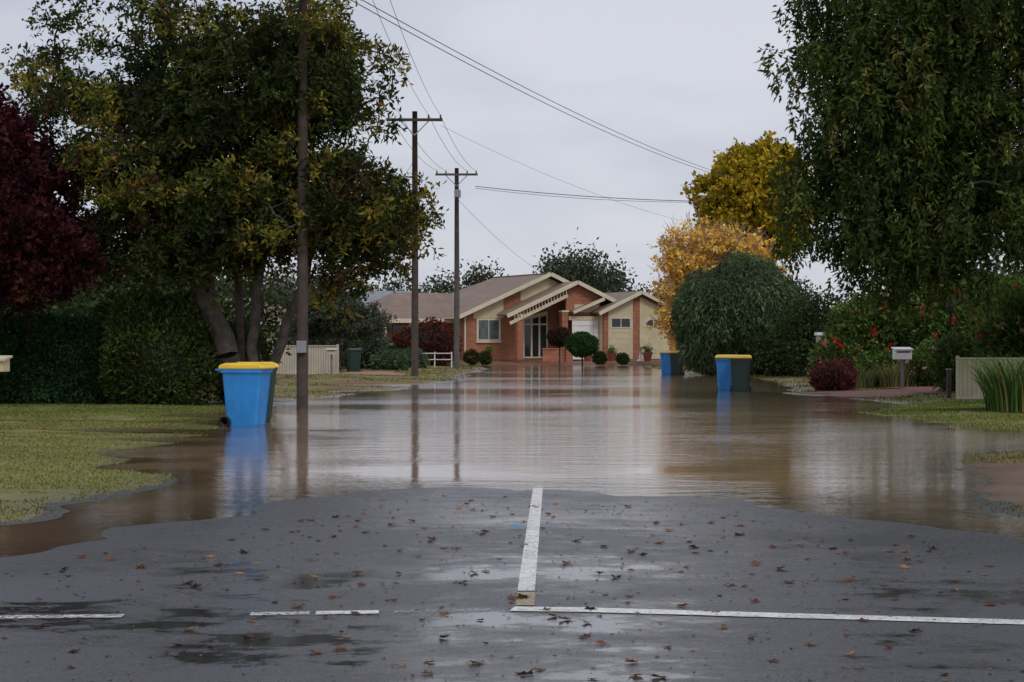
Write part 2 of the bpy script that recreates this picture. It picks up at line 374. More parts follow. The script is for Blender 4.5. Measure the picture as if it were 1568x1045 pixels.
    M=K*nl; P=np.repeat(tp,nl,axis=0); c=np.repeat(tcol,nl,axis=0)*(.75+.5*rng.rand(M,1))
    D=rng.randn(M,3)+np.repeat(off/cr,nl,axis=0)*.5; D[:,2]-=droop
    if strand:
        st=np.repeat(rng.rand(K,1)*.6+.6,nl,axis=0)*strand*rng.rand(M,1); P=P+np.concatenate([rng.randn(M,2)*.035,-st],1)
    else: P=P+rng.randn(M,3)*ll*.45
    leaves(P-o,D,ll*(.7+.6*rng.rand(M)),lw*(.7+.6*rng.rand(M)),c,'crown',e,rng=rng)
    return e
def bush(name, blobs, n, ll, lw, pal, seed=1, droop=0., up=0., flowers=None, stem=None, shell=9, corescale=.8):
    rng=np.random.RandomState(seed); o=np.array([blobs[0][0],blobs[0][1],0.]); e=empty(name,tuple(o))
    B=np.array(blobs,float); area=(B[:,3]*B[:,5]+B[:,3]*B[:,4]); k=rng.choice(len(B),n,p=area/area.sum())
    d=rng.randn(n,3); d/=np.linalg.norm(d,axis=1,keepdims=True); r=rng.rand(n,1)**(1/shell)
    lump=1+.26*vnoise(d[:,0]*3+k*7,d[:,2]*3+d[:,1]*2,1.,seed)[:,None]+.16*vnoise(d[:,0]*9+k,d[:,2]*9+d[:,1]*7,1.,seed+1)[:,None]
    P=B[k,:3]+d*r*lump*B[k,3:]; D=d*.8+rng.randn(n,3)*.8; D[:,2]+=up-droop
    ok=P[:,2]>.02; P=P[ok];D=D[ok]; k=k[ok]
    c=pick(pal,len(P),rng)*(.7+.6*rng.rand(len(P),1))*(1+.7*vnoise(P[:,0]*1.+P[:,1],P[:,2],.45,seed+5)[:,None])
    leaves(P-o,D,ll*(.6+.8*rng.rand(len(P))),lw*(.6+.8*rng.rand(len(P))),c,'foliage',e,rng=rng)
    V=[];F=[]
    for b in B:
        b0=len(V); nu,nv=14,9
        for i in range(nv+1):
            for j in range(nu):
                th=math.pi*i/nv; ph=2*math.pi*j/nu; dd=np.array([math.sin(th)*math.cos(ph),math.sin(th)*math.sin(ph),math.cos(th)])
                p=b[:3]+dd*b[3:]*corescale*(1+.15*math.sin(5*ph+th*7)); p[2]=max(p[2],-.02); V.append(p-o)
        for i in range(nv):
            for j in range(nu): F.append((b0+i*nu+j,b0+i*nu+(j+1)%nu,b0+(i+1)*nu+(j+1)%nu,b0+(i+1)*nu+j))
    mesh_obj('filler_core',V,F,CORE,e,smooth=True)  # added solid dark core, blocks see-through; no modelled branches
    if flowers:
        fc,fn,fs=flowers; front=np.where((P[:,1]<np.median(P[:,1]))&(P[:,2]>.4))[0]; kk=rng.choice(front,fn); fp=np.repeat(P[kk]+d[ok][kk]*.10,14,axis=0)+rng.randn(fn*14,3)*fs*.22
        fD=rng.randn(fn*14,3); leaves(fp-o,fD,fs*.6,fs*.5,np.repeat(pick(fc,fn,rng),14,axis=0),'flowers',e,rng=rng)
    if stem: tube('stem',[(0,0,-.05),(0,0,stem)],[.05,.04],BARKD,e,8)
    return e
def hedge(name, x0,x1,y0,y1,z, n, ll,lw,pal,seed=1):
    rng=np.random.RandomState(seed); cx,cy=(x0+x1)/2,(y0+y1)/2; e=empty(name,(cx,cy,0)); hx,hy=(x1-x0)/2,(y1-y0)/2
    face=rng.rand(n); P=np.stack([rng.uniform(-hx,hx,n),np.where(face<.65,-hy,rng.uniform(-hy,hy,n)),np.where(face<.65,rng.uniform(0,z,n),z)],1)
    s=face>.92; P[s,0]=np.where(rng.rand(s.sum())<.5,-hx,hx); P[s,2]=rng.uniform(0,z,s.sum())
    P[:,1]+=vnoise(P[:,0],P[:,2],.5,seed)*.35; P[:,2]+=(vnoise(P[:,0],P[:,1],.6,seed+1)*.25+vnoise(P[:,0],P[:,1],2.,seed+2)*.25)*(P[:,2]/z); P+=rng.randn(n,3)*.06
    D=rng.randn(n,3)+np.array([0,-.5,.7]); c=pick(pal,n,rng)*(.7+.6*rng.rand(n,1))*(1+.7*vnoise(P[:,0],P[:,2],.5,seed+5)[:,None])
    leaves(P,D,ll,lw,c,'foliage',e,rng=rng)
    box('filler_core',(-hx+.08,-hy+.15,0),(hx-.08,hy-.1,z-.2),CORE,e)  # added dark box inside the hedge to stop see-through
    return e
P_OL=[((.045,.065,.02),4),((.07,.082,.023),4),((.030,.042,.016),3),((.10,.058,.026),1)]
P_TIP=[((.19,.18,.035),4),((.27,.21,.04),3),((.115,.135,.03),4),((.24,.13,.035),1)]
P_PL=[((.055,.014,.022),4),((.085,.024,.03),3),((.026,.009,.014),2),((.12,.05,.03),1)]
P_GR=[((.04,.075,.024),4),((.06,.095,.028),4),((.028,.05,.02),3)]
P_RT=[((.042,.072,.02),4),((.075,.105,.027),4),((.026,.045,.015),3),((.13,.125,.035),1)]
P_RTT=[((.115,.145,.038),4),((.082,.115,.032),4),((.19,.17,.045),1)]
P_YG=[((.46,.33,.025),4),((.58,.42,.04),3),((.28,.22,.02),3),((.14,.13,.02),1)]
P_GO=[((.82,.52,.09),5),((.88,.66,.18),3),((.66,.34,.07),2)]
P_WS=[((.095,.14,.07),4),((.065,.105,.05),4),((.14,.185,.10),2)]
P_DT=[((.06,.08,.05),4),((.085,.10,.065),4),((.12,.13,.085),2)]  # distant trees: haze put into paler leaf greens; some garden plants share them
TY=-2.3
def sh(tr): return [[(a,b+TY,c) for a,b,c in t] for t in tr]
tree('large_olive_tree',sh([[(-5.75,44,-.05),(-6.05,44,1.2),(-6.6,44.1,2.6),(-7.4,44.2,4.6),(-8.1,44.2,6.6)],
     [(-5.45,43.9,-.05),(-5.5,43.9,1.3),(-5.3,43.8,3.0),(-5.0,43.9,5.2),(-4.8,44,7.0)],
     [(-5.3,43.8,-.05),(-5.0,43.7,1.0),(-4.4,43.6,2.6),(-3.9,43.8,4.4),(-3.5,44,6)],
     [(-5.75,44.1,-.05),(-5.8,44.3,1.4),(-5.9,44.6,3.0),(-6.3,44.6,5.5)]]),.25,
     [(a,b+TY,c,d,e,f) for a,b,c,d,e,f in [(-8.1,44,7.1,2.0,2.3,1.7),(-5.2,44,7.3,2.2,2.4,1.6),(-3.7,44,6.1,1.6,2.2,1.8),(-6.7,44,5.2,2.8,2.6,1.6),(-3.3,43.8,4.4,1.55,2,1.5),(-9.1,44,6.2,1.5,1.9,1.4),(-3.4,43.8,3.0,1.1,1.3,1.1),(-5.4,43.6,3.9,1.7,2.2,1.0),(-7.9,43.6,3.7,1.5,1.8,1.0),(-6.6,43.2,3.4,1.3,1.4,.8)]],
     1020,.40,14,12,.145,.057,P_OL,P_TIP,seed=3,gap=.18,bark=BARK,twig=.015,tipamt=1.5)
tree('purple_plum_tree',[[(-11.4,41.5,-.05),(-11.3,41.5,1.6),(-11.1,41.3,3.5),(-11.0,41.3,5.2)],[(-11.3,41.5,.3),(-10.7,41.2,2.2),(-10.1,41,3.8)]],.15,
     [(-11.7,41.0,5.0,2.0,1.8,1.8),(-10.2,40.8,4.2,1.4,1.6,1.6),(-9.6,40.8,3.4,1.0,1.2,1.0),(-11.0,40.8,3.2,2.0,1.4,1.2)],480,.42,13,12,.13,.075,P_PL,None,seed=5,gap=.30,bark=BARKD)
tree('large_peppercorn_tree',[[(14.0,48,-.05),(13.4,47.5,2.0),(11.6,46.5,4.5),(10.8,46,7.5),(10.2,46,9.5)],[(14.0,48,.5),(14.0,47,3.5),(13.8,45.5,6.5)],[(12.6,47,3.2),(9.8,46,4.6),(8.1,45.6,6.5),(7.6,45.5,8)]],.2,
     [(7.9,45,8.8,1.8,2.3,2.2),(7.75,45,5.0,1.9,2.3,1.9),(10.4,45,5.2,2.8,3,2.5),(10.8,45,9.2,3,3,2.4),(13.4,45,6.5,3,3,3.0),(9.6,44.5,3.6,2.3,2.2,1.2),(14.3,45,9.6,3,3,2.6),(12.0,43.5,3.5,2.6,2.0,1.4),(8.8,45,7,2.4,2.5,2.0)],
     1280,.46,12,13,.18,.06,P_RT,P_RTT,droop=1.0,strand=.6,seed=11,gap=.30,bark=BARKD,shell=2.2,twig=.014,tipamt=1.3)
tree('yellow_green_elm_tree',[[(13.4,112,.1),(13.4,112,4),(13.5,112,8),(13.5,112,11)]],.3,
     [(14.3,112,10.9,2.1,2.2,2.0),(12.4,112,9.8,1.7,1.8,2.0),(15.0,112,8.6,2.2,2.2,2.4),(12.5,112,7.7,1.7,2,1.9),(13.6,111.5,9,2.0,2,2)],320,.5,12,12,.30,.20,P_YG,None,seed=13,gap=.32,shell=4,twig=.02)
tree('golden_autumn_tree',[[(10.1,96,.1),(10.0,96,2),(9.9,96,4),(9.8,96,6)],[(10.1,96,.5),(9.0,96,2.5),(8.3,96,4.5)],[(10.1,96,.5),(11.1,96,2.8),(11.8,96,5)]],.16,
     [(8.5,96,3.8,1.5,1.8,2.2),(9.2,96,5.2,2.1,2,2.1),(11.5,96,4.9,1.8,1.8,1.9),(9.0,96,2.4,2.0,1.6,1.4)],600,.33,4,7,.19,.13,P_GO,None,seed=17,gap=.22,bark=simple('bark_pale',(.34,.24,.16),.9,.3,5),twig=.018,bare=9)
bush('weeping_dome_tree',[(9.35,81,2.55,2.5,2.4,2.35),(8.3,80.8,1.5,1.4,1.6,1.4),(10.6,80.8,1.6,1.6,1.6,1.5)],52000,.26,.05,P_WS,seed=19,droop=1.5,shell=5,corescale=.8)
bush('conical_green_shrub',[(-7.45,42,1.0,1.25,1.2,1.25),(-7.9,42,1.6,.75,.9,.85),(-7.0,42,1.5,.75,.9,.9)],34000,.11,.04,[((.075,.105,.028),4),((.045,.07,.022),4),((.13,.14,.04),2)],seed=21,up=.6,shell=5)
bush('shrub',[(-8.6,43,1.0,.9,1,1.2),(-6.1,43.4,.9,.7,.9,.95)],12000,.09,.035,P_GR,seed=22)
hedge('green_hedge',-16,-8.9,42.3,43.8,1.78,44000,.12,.045,[((.045,.105,.045),4),((.065,.13,.05),4),((.03,.065,.028),3)],seed=23)
def mass(name, blobs, n, ll, pal, seed):
    rng=np.random.RandomState(seed); C,_=blobpts(blobs,n//40,rng,3); P=np.repeat(C,40,axis=0)+rng.randn(n//40*40,3)*ll*1.6; P[:,2]=np.maximum(P[:,2],.1)
    c=np.repeat(pick(pal,len(C),rng)*(.75+.5*rng.rand(len(C),1)),40,axis=0)*(.7+.6*rng.rand(len(P),1)); return leaves(P,rng.randn(len(P),3),ll,ll*.55,c,name,rng=rng)
# (x, y, height, half width) of the paddock trees beyond the houses
DT=[(-14.3,240,9,1.6),(-12,250,8.4,1.7),(-8.4,230,9.4,1.3),(-5.5,240,9.4,1.4),(-3,230,10,2.3),(.5,250,8.4,1.7),(5.4,215,10.9,2.5),(7.8,210,11.4,2.1),(10.5,215,10,2.0),(15.3,240,7.8,2),(18,240,7.5,2.4),(25.3,240,8.2,3.6),(33.3,240,9,3.6),(-17.9,240,8.2,2.4),(-21.8,230,8.7,2.7),(-28.3,240,9,2.8)]
db=[]
for (x,yy,h,w2) in DT:
    db.append((x,yy,h*.66,w2,w2*1.1,h*.32)); db.append((x+1,yy+4,h*.3,w2*1.4,w2,h*.3))
mass('distant_trees',db,110000,.5,P_DT,31)
r_=np.random.RandomState(4); lb=[]
for i in range(60):
    x=r_.uniform(-90,-22) if i%2 else r_.uniform(30,100); y=r_.uniform(150,260); h=r_.uniform(5,10); lb.append((x,y,h*.55,h*.6,h*.5,h*.45))
mass('background_tree_belt',lb,50000,.8,P_DT,32)
P_MID=[((.04,.062,.025),4),((.062,.085,.032),3),((.03,.045,.019),3)]
mass('garden_tree_belt',[(-14,57,2.0,2.2,1.5,1.9),(-10.5,60,1.6,2.0,1.5,1.6),(-19,58,2.6,2.8,2,2.2),(-13,64,2.6,2.4,2,2.2),(-16.5,62,3.2,2.0,2,2.2),(-9.2,66,1.9,1.4,1.4,1.5)],38000,.2,P_MID,33)
bush('garden_shrub',[(-9.2,92,1.2,1.6,1.5,1.6),(-7.4,94,1.1,1.5,1.5,1.3),(-11,95,1.5,2.,1.5,2.3)],14000,.2,.08,P_DT,seed=34)
tree('small_garden_tree',[[(-7.6,86,0),(-7.6,86,1.2),(-7.5,86,2.6)],[(-7.6,86,.4),(-6.8,86,2.0)]],.08,[(-8.0,86,2.7,1.2,1.2,1.0),(-6.7,86,2.3,1.0,1.2,.9),(-9.1,86,2.0,1.0,1.2,1.0)],130,.3,10,12,.16,.07,P_DT,None,seed=66,gap=.4)
bush('garden_shrub.001',[(-8.8,84,.5,1.1,1,.7),(-5.6,90,.4,.9,1,.6),(-5.2,98,.45,1.0,1,.6)],9000,.14,.06,P_WS,seed=35)
bush('garden_shrub.002',[(-6.9,100,.8,1.0,1,.9),(-8.6,101,.9,1.2,1,1.1)],8000,.14,.06,P_GR,seed=67)
bush('red_leaf_shrub',[(-4.4,108,1.25,1.5,1.2,1.35),(-5.7,110,1.1,1.0,1,1.2)],9000,.18,.09,[((.11,.028,.024),4),((.17,.05,.035),3),((.06,.018,.018),2)],seed=36,shell=4)
bush('round_topiary_shrub',[(3.95,110,1.25,.86,.85,.66)],9000,.10,.06,[((.03,.075,.025),4),((.05,.10,.035),3)],seed=37,stem=.8)
bush('round_purple_shrub',[(2.75,113,1.7,.72,.7,.52)],5000,.10,.06,[((.045,.03,.022),4),((.07,.042,.03),3)],seed=38,stem=1.3)
bush('low_flower_shrub',[(-2.4,116,.5,.45,.5,.4),(-1.6,117,.45,.35,.5,.35)],3000,.12,.06,P_MID,seed=39,flowers=([((.5,.05,.05),1)],10,.14))
bush('low_garden_shrub',[(5.2,116,.45,.4,.5,.35),(6.6,117,.4,.35,.5,.3)],3000,.12,.06,P_MID,seed=40)
P_RO=[((.095,.155,.04),4),((.14,.205,.055),4),((.055,.095,.03),3),((.20,.21,.07),1)]
RED=[((.65,.02,.03),4),((.62,.10,.15),2)]
PINK=[((.75,.42,.45),3),((.6,.06,.08),2),((.75,.7,.66),1)]
bush('rose_bush',[(11.0,60,1.5,1.3,1.2,1.35),(10.1,59.5,.8,1.0,1,.8)],20000,.15,.075,P_RO,seed=41,up=.4,flowers=(RED,44,.17),shell=2.5,corescale=.5)
bush('rose_bush.001',[(13.2,59,1.7,1.5,1.2,1.45),(14.9,59,1.8,1.4,1.2,1.6)],26000,.15,.075,P_RO,seed=42,up=.4,flowers=(RED,56,.17),shell=2.5,corescale=.5)
bush('rose_bush.002',[(12.5,48.5,1.3,1.0,.9,1.3),(13.7,48,1.5,1.1,1,1.5),(11.5,50.5,.8,.75,.7,.8)],24000,.13,.065,P_RO,seed=43,up=.5,flowers=(PINK,52,.14),shell=2.5,corescale=.5)
bush('rose_bush.003',[(12.1,56,.7,.8,.7,.7),(10.9,57.5,.55,.7,.7,.55)],9000,.12,.06,P_RO,seed=48,up=.5,flowers=(PINK,24,.13),shell=2.5,corescale=.5)
mass('dark_garden_shrubs',[(12.2,74,1.6,2.2,1.5,1.5),(15.5,68,1.9,2.6,1.5,1.8),(19,64,2,3,1.5,2.2),(10.9,77,1.1,1.5,1.3,1.1),(15.8,63,1.8,2.2,1.5,1.6)],46000,.17,P_MID,44)
bush('maroon_ground_shrub',[(8.75,54,.38,.55,.5,.45),(9.15,54.5,.45,.42,.5,.45)],5000,.10,.05,[((.20,.055,.05),4),((.13,.045,.045),3)],seed=45,up=.4,shell=3)
bush('low_border_shrub',[(9.9,57,.35,.6,.4,.35),(13.2,54,.4,.7,.4,.45)],6000,.10,.04,P_RO,seed=46,up=.4,shell=3)
def strappy(name, cx, cy, r, h, n, pal, seed):
    rng=np.random.RandomState(seed); V=[];F=[];C=[]; S=5
    for i in range(n):
        a=rng.rand()*6.283; rr=r*rng.rand()**.5; b=np.array([cx+math.cos(a)*rr,cy+math.sin(a)*rr,0.]); d=np.array([math.cos(a+rng.randn()*.5),math.sin(a+rng.randn()*.5),0])
        H=h*(.6+.5*rng.rand()); out=H*(.3+.5*rng.rand()); s=np.array([-d[1],d[0],0])*.018; c=pick(pal,1,rng)[0]*(.7+.6*rng.rand()); b0=len(V)
        for k in range(S+1):
            t=k/S; p=b+d*out*t**1.6+np.array([0,0,H*(t-.42*t**3)*1.35]); w=(1-t*.85); V+= [p-s*w,p+s*w]; C+=[c,c]
        for k in range(S): F.append((b0+2*k,b0+2*k+1,b0+2*k+3,b0+2*k+2))
    V=np.array(V); V[:,0]-=cx; V[:,1]-=cy; e=empty(name,(cx,cy,hz(cx,cy)-.02)); np_mesh('blades',V,F,LEAF,e,col=np.array(C))
STR=[((.085,.17,.04),4),((.13,.22,.05),3),((.06,.11,.03),3),((.25,.24,.08),1)]
strappy('strappy_agapanthus_plant',9.55,37.0,.6,1.2,520,STR,51)
strappy('strappy_agapanthus_plant.001',10.6,37.6,.6,1.25,400,STR,52)
strappy('ornamental_grass_clump',11.0,56,.5,.85,260,[((.16,.19,.07),3),((.27,.25,.12),2)],53)
strappy('ornamental_grass_clump.001',10.0,56.4,.45,.7,220,[((.16,.19,.07),3),((.27,.25,.12),2)],54)

# ------------------------------------------------------------------ mulch beds (irregular patches draped on the ground)
def patch(name, cx, cy, rx, ry, mat, seed, off=.012):
    V=[]; F=[]; nr,na=10,40
    for i in range(nr+1):
        for j in range(na):
            a=2*math.pi*j/na; w=1+.25*math.sin(3*a+seed)+.12*math.sin(7*a+seed*2)+.06*math.sin(13*a); r=i/nr*w
            V.append((cx+rx*r*math.cos(a),cy+ry*r*math.sin(a)))
    V=np.array(V); Z=heights(V[:,0],V[:,1])[0]+off
    for i in range(nr):
        for j in range(na): F.append((i*na+j,i*na+(j+1)%na,(i+1)*na+(j+1)%na,(i+1)*na+j))
    np_mesh(name,np.column_stack([V,Z]),F,mat)
def litmat(name,a,b,c3):
    m,nt,out=newmat(name); p=N(nt,'ShaderNodeBsdfPrincipled',Roughness=.8)
    c=mixc(nt,ramp(nt,noise(nt,7,5,.8),.35,.65),a,b); c=mixc(nt,ramp(nt,noise(nt,22,3,.8),.52,.6),c,c3)
    nt.links.new(c,p.inputs['Base Color']); nt.links.new(p.outputs[0],out.inputs[0]); return m
MUL=litmat('red_mulch',(.14,.055,.042),(.27,.11,.08),(.34,.16,.11))
patch('mulch_garden_bed',9.3,51.0,1.5,2.8,MUL,1); patch('mulch_garden_bed.001',12.0,53.0,1.8,3.4,MUL,2,.018)
patch('mulch_garden_bed.002',7.6,88,.7,6,MUL,4)
patch('leaf_littered_path',-5.6,80,1.3,4.2,litmat('orange_litter',(.22,.13,.09),(.33,.19,.12),(.42,.20,.08)),3)

# ------------------------------------------------------------------ grass blades
def blades(name, x0,x1,y0,y1,n,hh,seed,kindmin=.5,thr=-.1,g=1.):
    rng=np.random.RandomState(seed); x=rng.uniform(x0,x1,n); y=y0+(y1-y0)*rng.rand(n)**1.2
    h,gk,ir,sr,hg=heights(x,y); ok=(~ir)&(h>-.004+.02*rng.rand(n)**2)&(gk>=kindmin)&(np.abs(x)<.29*y+1.5)
    ok&=(vnoise(x,y,1.3,77)*.7+vnoise(x,y,.3,78)*.5)>thr
    ok&=~((((x-9.3)/1.5)**2+((y-51)/2.6)**2<1)|(((x-12)/1.8)**2+((y-53)/3.2)**2<1)|(((x+5.6)/1.3)**2+((y-80)/4.2)**2<1))
    x,y,h=x[ok],y[ok],h[ok]; m=len(x); a=rng.rand(m)*6.283; s=np.stack([np.cos(a),np.sin(a),np.zeros(m)],1)*.006*(1+y[:,None]/30)
    b=np.stack([x,y,h-.005],1); H=hh*(.4+rng.rand(m)); t=b+np.stack([rng.randn(m)*.4*H,rng.randn(m)*.4*H,H],1)
    V=np.stack([b-s,b+s,t],1).reshape(-1,3); c=pick([((.145,.16,.038),4),((.21,.215,.055),4),((.30,.265,.095),3),((.085,.105,.028),3)],m,rng)*(.85+.3*rng.rand(m,1))*g
    c*= (1+.75*vnoise(x,y,2.2,80)+.35*vnoise(x,y,.6,81))[:,None]
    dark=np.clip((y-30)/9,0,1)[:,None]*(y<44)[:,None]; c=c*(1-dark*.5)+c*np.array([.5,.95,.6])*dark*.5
    np_mesh(name,V,np.arange(3*m).reshape(m,3),LEAF,col=np.repeat(c,3,axis=0))
blades('grass_verge',-13,-3.2,14.3,42,210000,.020,61,thr=-.24)
blades('grass_verge.001',6,14,28,44,70000,.032,62,thr=-.18)
blades('grass_verge.002',-16,0,42,118,42000,.05,63,thr=-.05,g=.75)
blades('grass_verge.003',7,18,44,118,32000,.06,64,thr=-.05,g=.75)
blades('grass_tuft_edge',3.6,5.2,14.5,16.6,3500,.025,65,.1)
blades('grass_tuft_edge.001',5.0,7.5,22.0,24.6,3500,.03,68,.1)

# ------------------------------------------------------------------ fallen leaves
rng=np.random.RandomState(70)
def litter(name,n,L0,L1,pal,mn=.1):
    lx=rng.uniform(-4,4.5,n); ly=5.5+12*rng.rand(n)**1.1; h_,g_,i_,s_,_=heights(lx,ly); k=(s_>mn)&(np.abs(lx)<.28*ly+.3); lx,ly,h_=lx[k],ly[k],h_[k]
    V=[];F=[];C=[]
    for x,y,z in zip(lx,ly,h_):
        a=rng.rand()*6.28; L=L0+L1*rng.rand()**2; cu=.1+.5*rng.rand(); c=pick(pal,1,rng)[0]; b=len(V)
        out=[(0,1.1),(.45,.55),(.95,.5),(.6,.0),(.75,-.6),(.2,-.45),(0,-1.),(-.2,-.45),(-.75,-.6),(-.6,0),(-.95,.5),(-.45,.55)]
        V.append((x,y,z+.006)); C.append(c)
        for (u,v) in out:
            zz=.006+abs(u*cu)*L*.7+max(0,v)*L*rng.rand()*.5
            V.append((x+(u*math.cos(a)-v*math.sin(a))*L,y+(u*math.sin(a)+v*math.cos(a))*L,z+zz)); C.append(c*(.7+.5*rng.rand()))
        for j in range(12): F.append((b,b+1+j,b+1+(j+1)%12))
    np_mesh(name,np.array(V),F,LEAF,col=np.array(C))
litter('fallen_leaves',950,.012,.034,[((.21,.10,.06),4),((.12,.065,.045),4),((.34,.20,.11),3),((.17,.05,.035),2),((.045,.03,.022),2)])
litter('leaf_fragments',3000,.005,.008,[((.20,.11,.07),3),((.05,.035,.03),4),((.32,.22,.13),2)],0)

# ------------------------------------------------------------------ wheelie bins
def wheelie(name, loc, rz, body, lid):
    e=empty(name,loc,rz)
    def ring(w,d0,d1,z,r=.05):
        pts=[]
        for (cx,cy,a0) in ((w/2-r,d1-r,0),(-w/2+r,d1-r,90),(-w/2+r,d0+r,180),(w/2-r,d0+r,270)):
            for k in range(4):
                t=math.radians(a0+30*k); pts.append((cx+r*math.cos(t),cy+r*math.sin(t),z))
        return pts
    def loft(nm,rings,mat):
        V=sum(rings,[]); F=[]; m=16
        for i in range(len(rings)-1):
            for k in range(m): F.append((i*m+k,i*m+(k+1)%m,(i+1)*m+(k+1)%m,(i+1)*m+k))
        F+=[tuple(reversed(range(m))),tuple((len(rings)-1)*m+k for k in range(m))]
        return mesh_obj(nm,V,F,mat,e)
    loft('body',[ring(.44,-.26,.22,.0),ring(.46,-.28,.24,.06),ring(.55,-.36,.30,.88),ring(.55,-.36,.30,.90),ring(.60,-.39,.33,.905),ring(.60,-.39,.33,.965)],body)
    loft('lid',[ring(.615,-.42,.36,.968),ring(.62,-.425,.365,.985),ring(.60,-.40,.35,1.03,.07),ring(.50,-.32,.28,1.06,.08)],lid)
    tube('handle',[(-.24,.33,.93),(-.24,.41,.95),(.24,.41,.95),(.24,.33,.93)],[.016]*4,body,e,8)
    tube('axle',[(-.27,.24,.1),(.27,.24,.1)],[.012]*2,METAL,e,8)
    for s in (-1,1):
        tube('wheel_%d'%(s+2),[(s*.235,.25,.1),(s*.24,.25,.1),(s*.285,.25,.1),(s*.29,.25,.1)],[.085,.10,.10,.085],BLACK,e,20)
        beam('rib_%d'%(s+2),(s*.16,-.285,.1),(s*.19,-.362,.86),.03,.012,body,e)
        beam('side_rib_%d'%(s+2),(s*.237,-.05,.12),(s*.276,-.05,.86),.012,.03,body,e)
    return e
wheelie('blue_recycling_bin',(-4.36,32.0,-.03),math.radians(78),BLUE,YEL)
wheelie('green_waste_bin',(-4.42,33.6,-.03),math.radians(98),DGREEN,YEL)
wheelie('blue_recycling_bin.001',(6.10,55.6,-.04),math.radians(-12),BLUE,YEL)
wheelie('green_waste_bin.001',(6.38,54.7,-.04),math.radians(-8),DGREEN,YEL)
wheelie('blue_recycling_bin.002',(6.62,83.2,-.05),math.radians(-15),BLUE,YEL)
wheelie('green_waste_bin.002',(6.92,82.2,-.04),math.radians(-10),DGREEN,YEL)
wheelie('dark_wheelie_bin',(-6.85,85,.08),math.radians(10),DGREEN,DGREEN)

# ------------------------------------------------------------------ poles and wires
def pole(name,x,y,h,r,mat,arm=2.2,armz=None,az=0):
    e=empty(name,(x,y,-.1),az)
    tube('post',[(0,0,0),(0.01,0,h*.5),(0,0,h+.1)],[r,r*.85,r*.68],mat,e,14)
    z=armz or h-.25
    beam('crossarm',(-arm/2,-r-.03,z),(arm/2,-r-.03,z),.09,.11,mat,e)
    for s in (-1,1): beam('brace_%d'%(s+2),(s*.55,-r*.9,z-.05),(0,-r*.9,z-.6),.03,.04,METAL,e)
    for i,u in enumerate((-arm/2+.08,-arm/4,arm/4,arm/2-.08)):
        tube('insulator_%d'%i,[(u,-r-.03,z+.05),(u,-r-.03,z+.09),(u,-r-.03,z+.14),(u,-r-.03,z+.2)],[.02,.045,.03,.035],WOODG,e,8)
    return e
p1=pole('power_pole',-4.28,40.0,10.9,.12,WOOD); p2=pole('power_pole.001',-3.82,77,10.45,.15,WOOD); p3=pole('power_pole.002',-2.88,102,10.45,.16,WOODG)
box('transformer_bracket',(-.12,-.35,9.0),(.22,-.16,9.4),METAL,p3,.02)
box('meter_box',(-.10,-.20,1.25),(.10,-.10,1.5),METAL,p1,.01)
wires=[]
def wire(a,b,sag,r=.012):
    a=np.array(a,float); b=np.array(b,float); pts=[tuple(a*(1-t)+b*t-np.array([0,0,sag*4*t*(1-t)])) for t in np.linspace(0,1,30)]
    wires.append((pts,r))
for u in (-1.0,-.55,.55,1.0):
    wire((-4.28+u,39.9,10.75),(-3.82+u,76.9,10.3),.5,.007); wire((-3.82+u,76.9,10.3),(-2.88+u,101.9,10.3),.35,.009)
wire((-4.2,40.0,9.0),(11.5,100,9.75),.45,.013); wire((-4.2,40.0,8.87),(11.5,100,9.65),.5,.013)
wire((-1.9,102,9.5),(10.8,108,9.15),.15,.020); wire((-1.9,102,9.4),(10.8,108,9.1),.2,.012)
wire((-2.8,77,9.9),(9.5,98,7.2),.4,.007); wire((-2.8,102,8.8),(2.3,126,5.6),.3,.009)
wire((-3.8,77,8.6),(-9,92,4),.3,.008)
V=[];F=[]
for pts,r in wires:
    for i,p in enumerate(pts):
        b=len(V)
        for k in range(4):
            t=math.pi/2*k+.4; V.append((p[0]+math.cos(t)*r,p[1],p[2]+math.sin(t)*r))
        if i:
            for k in range(4): F.append((b-4+k,b-4+(k+1)%4,b+(k+1)%4,b+k))
np_mesh('power_lines',np.array(V),F,WIRE)

# ------------------------------------------------------------------ brick house
H=empty('brick_house',(2.25,125,.28),math.radians(25))
def wallp(nm,pts,v,th,mat):
    return slab(nm,[(u,v,z) for u,z in pts],th,mat,H,(0,1,0))
wallp('front_wall',[(-5.7,0),(5.4,0),(5.4,2.95),(0,5.3),(-5.7,2.82)],0,.22,BRICK)
slab('left_wall',[(-5.7,.22,0),(-5.7,12,0),(-5.7,12,2.82),(-5.7,.22,2.82)],.2,BRICK,H,(1,0,0))
wallp('gable_cladding',[(-1.9,3.75),(3.4,3.75),(0,5.22),(-1.9,4.4)],-.04,.038,CREAM)
wallp('window_panel_cladding',[(-5.15,2.62),(-3.1,2.62),(-3.1,3.85),(-5.15,2.98)],-.04,.038,CREAM)
wallp('window_frame',[(-4.95,1.2),(-3.3,1.2),(-3.3,2.6),(-4.95,2.6)],-.06,.055,CREAMW)
wallp('window',[(-4.82,1.3),(-3.43,1.3),(-3.43,2.5),(-4.82,2.5)],-.075,.013,GREYG)
wallp('window_mullion',[(-4.15,1.3),(-4.1,1.3),(-4.1,2.5),(-4.15,2.5)],-.085,.009,CREAMW)
wallp('window_sill',[(-5.0,1.08),(-3.25,1.08),(-3.25,1.18),(-5.0,1.18)],-.12,.11,CREAMW)
slab('main_roof_left',[(0,-.5,5.5),(-6.3,-.5,2.76),(-6.3,13,2.76),(0,8,5.5)],.12,TILE,H)
slab('main_roof_right',[(0.003,-.5,5.5),(0.003,8,5.5),(6.3,13,2.76),(6.3,-.5,2.76)],.12,TILE,H)
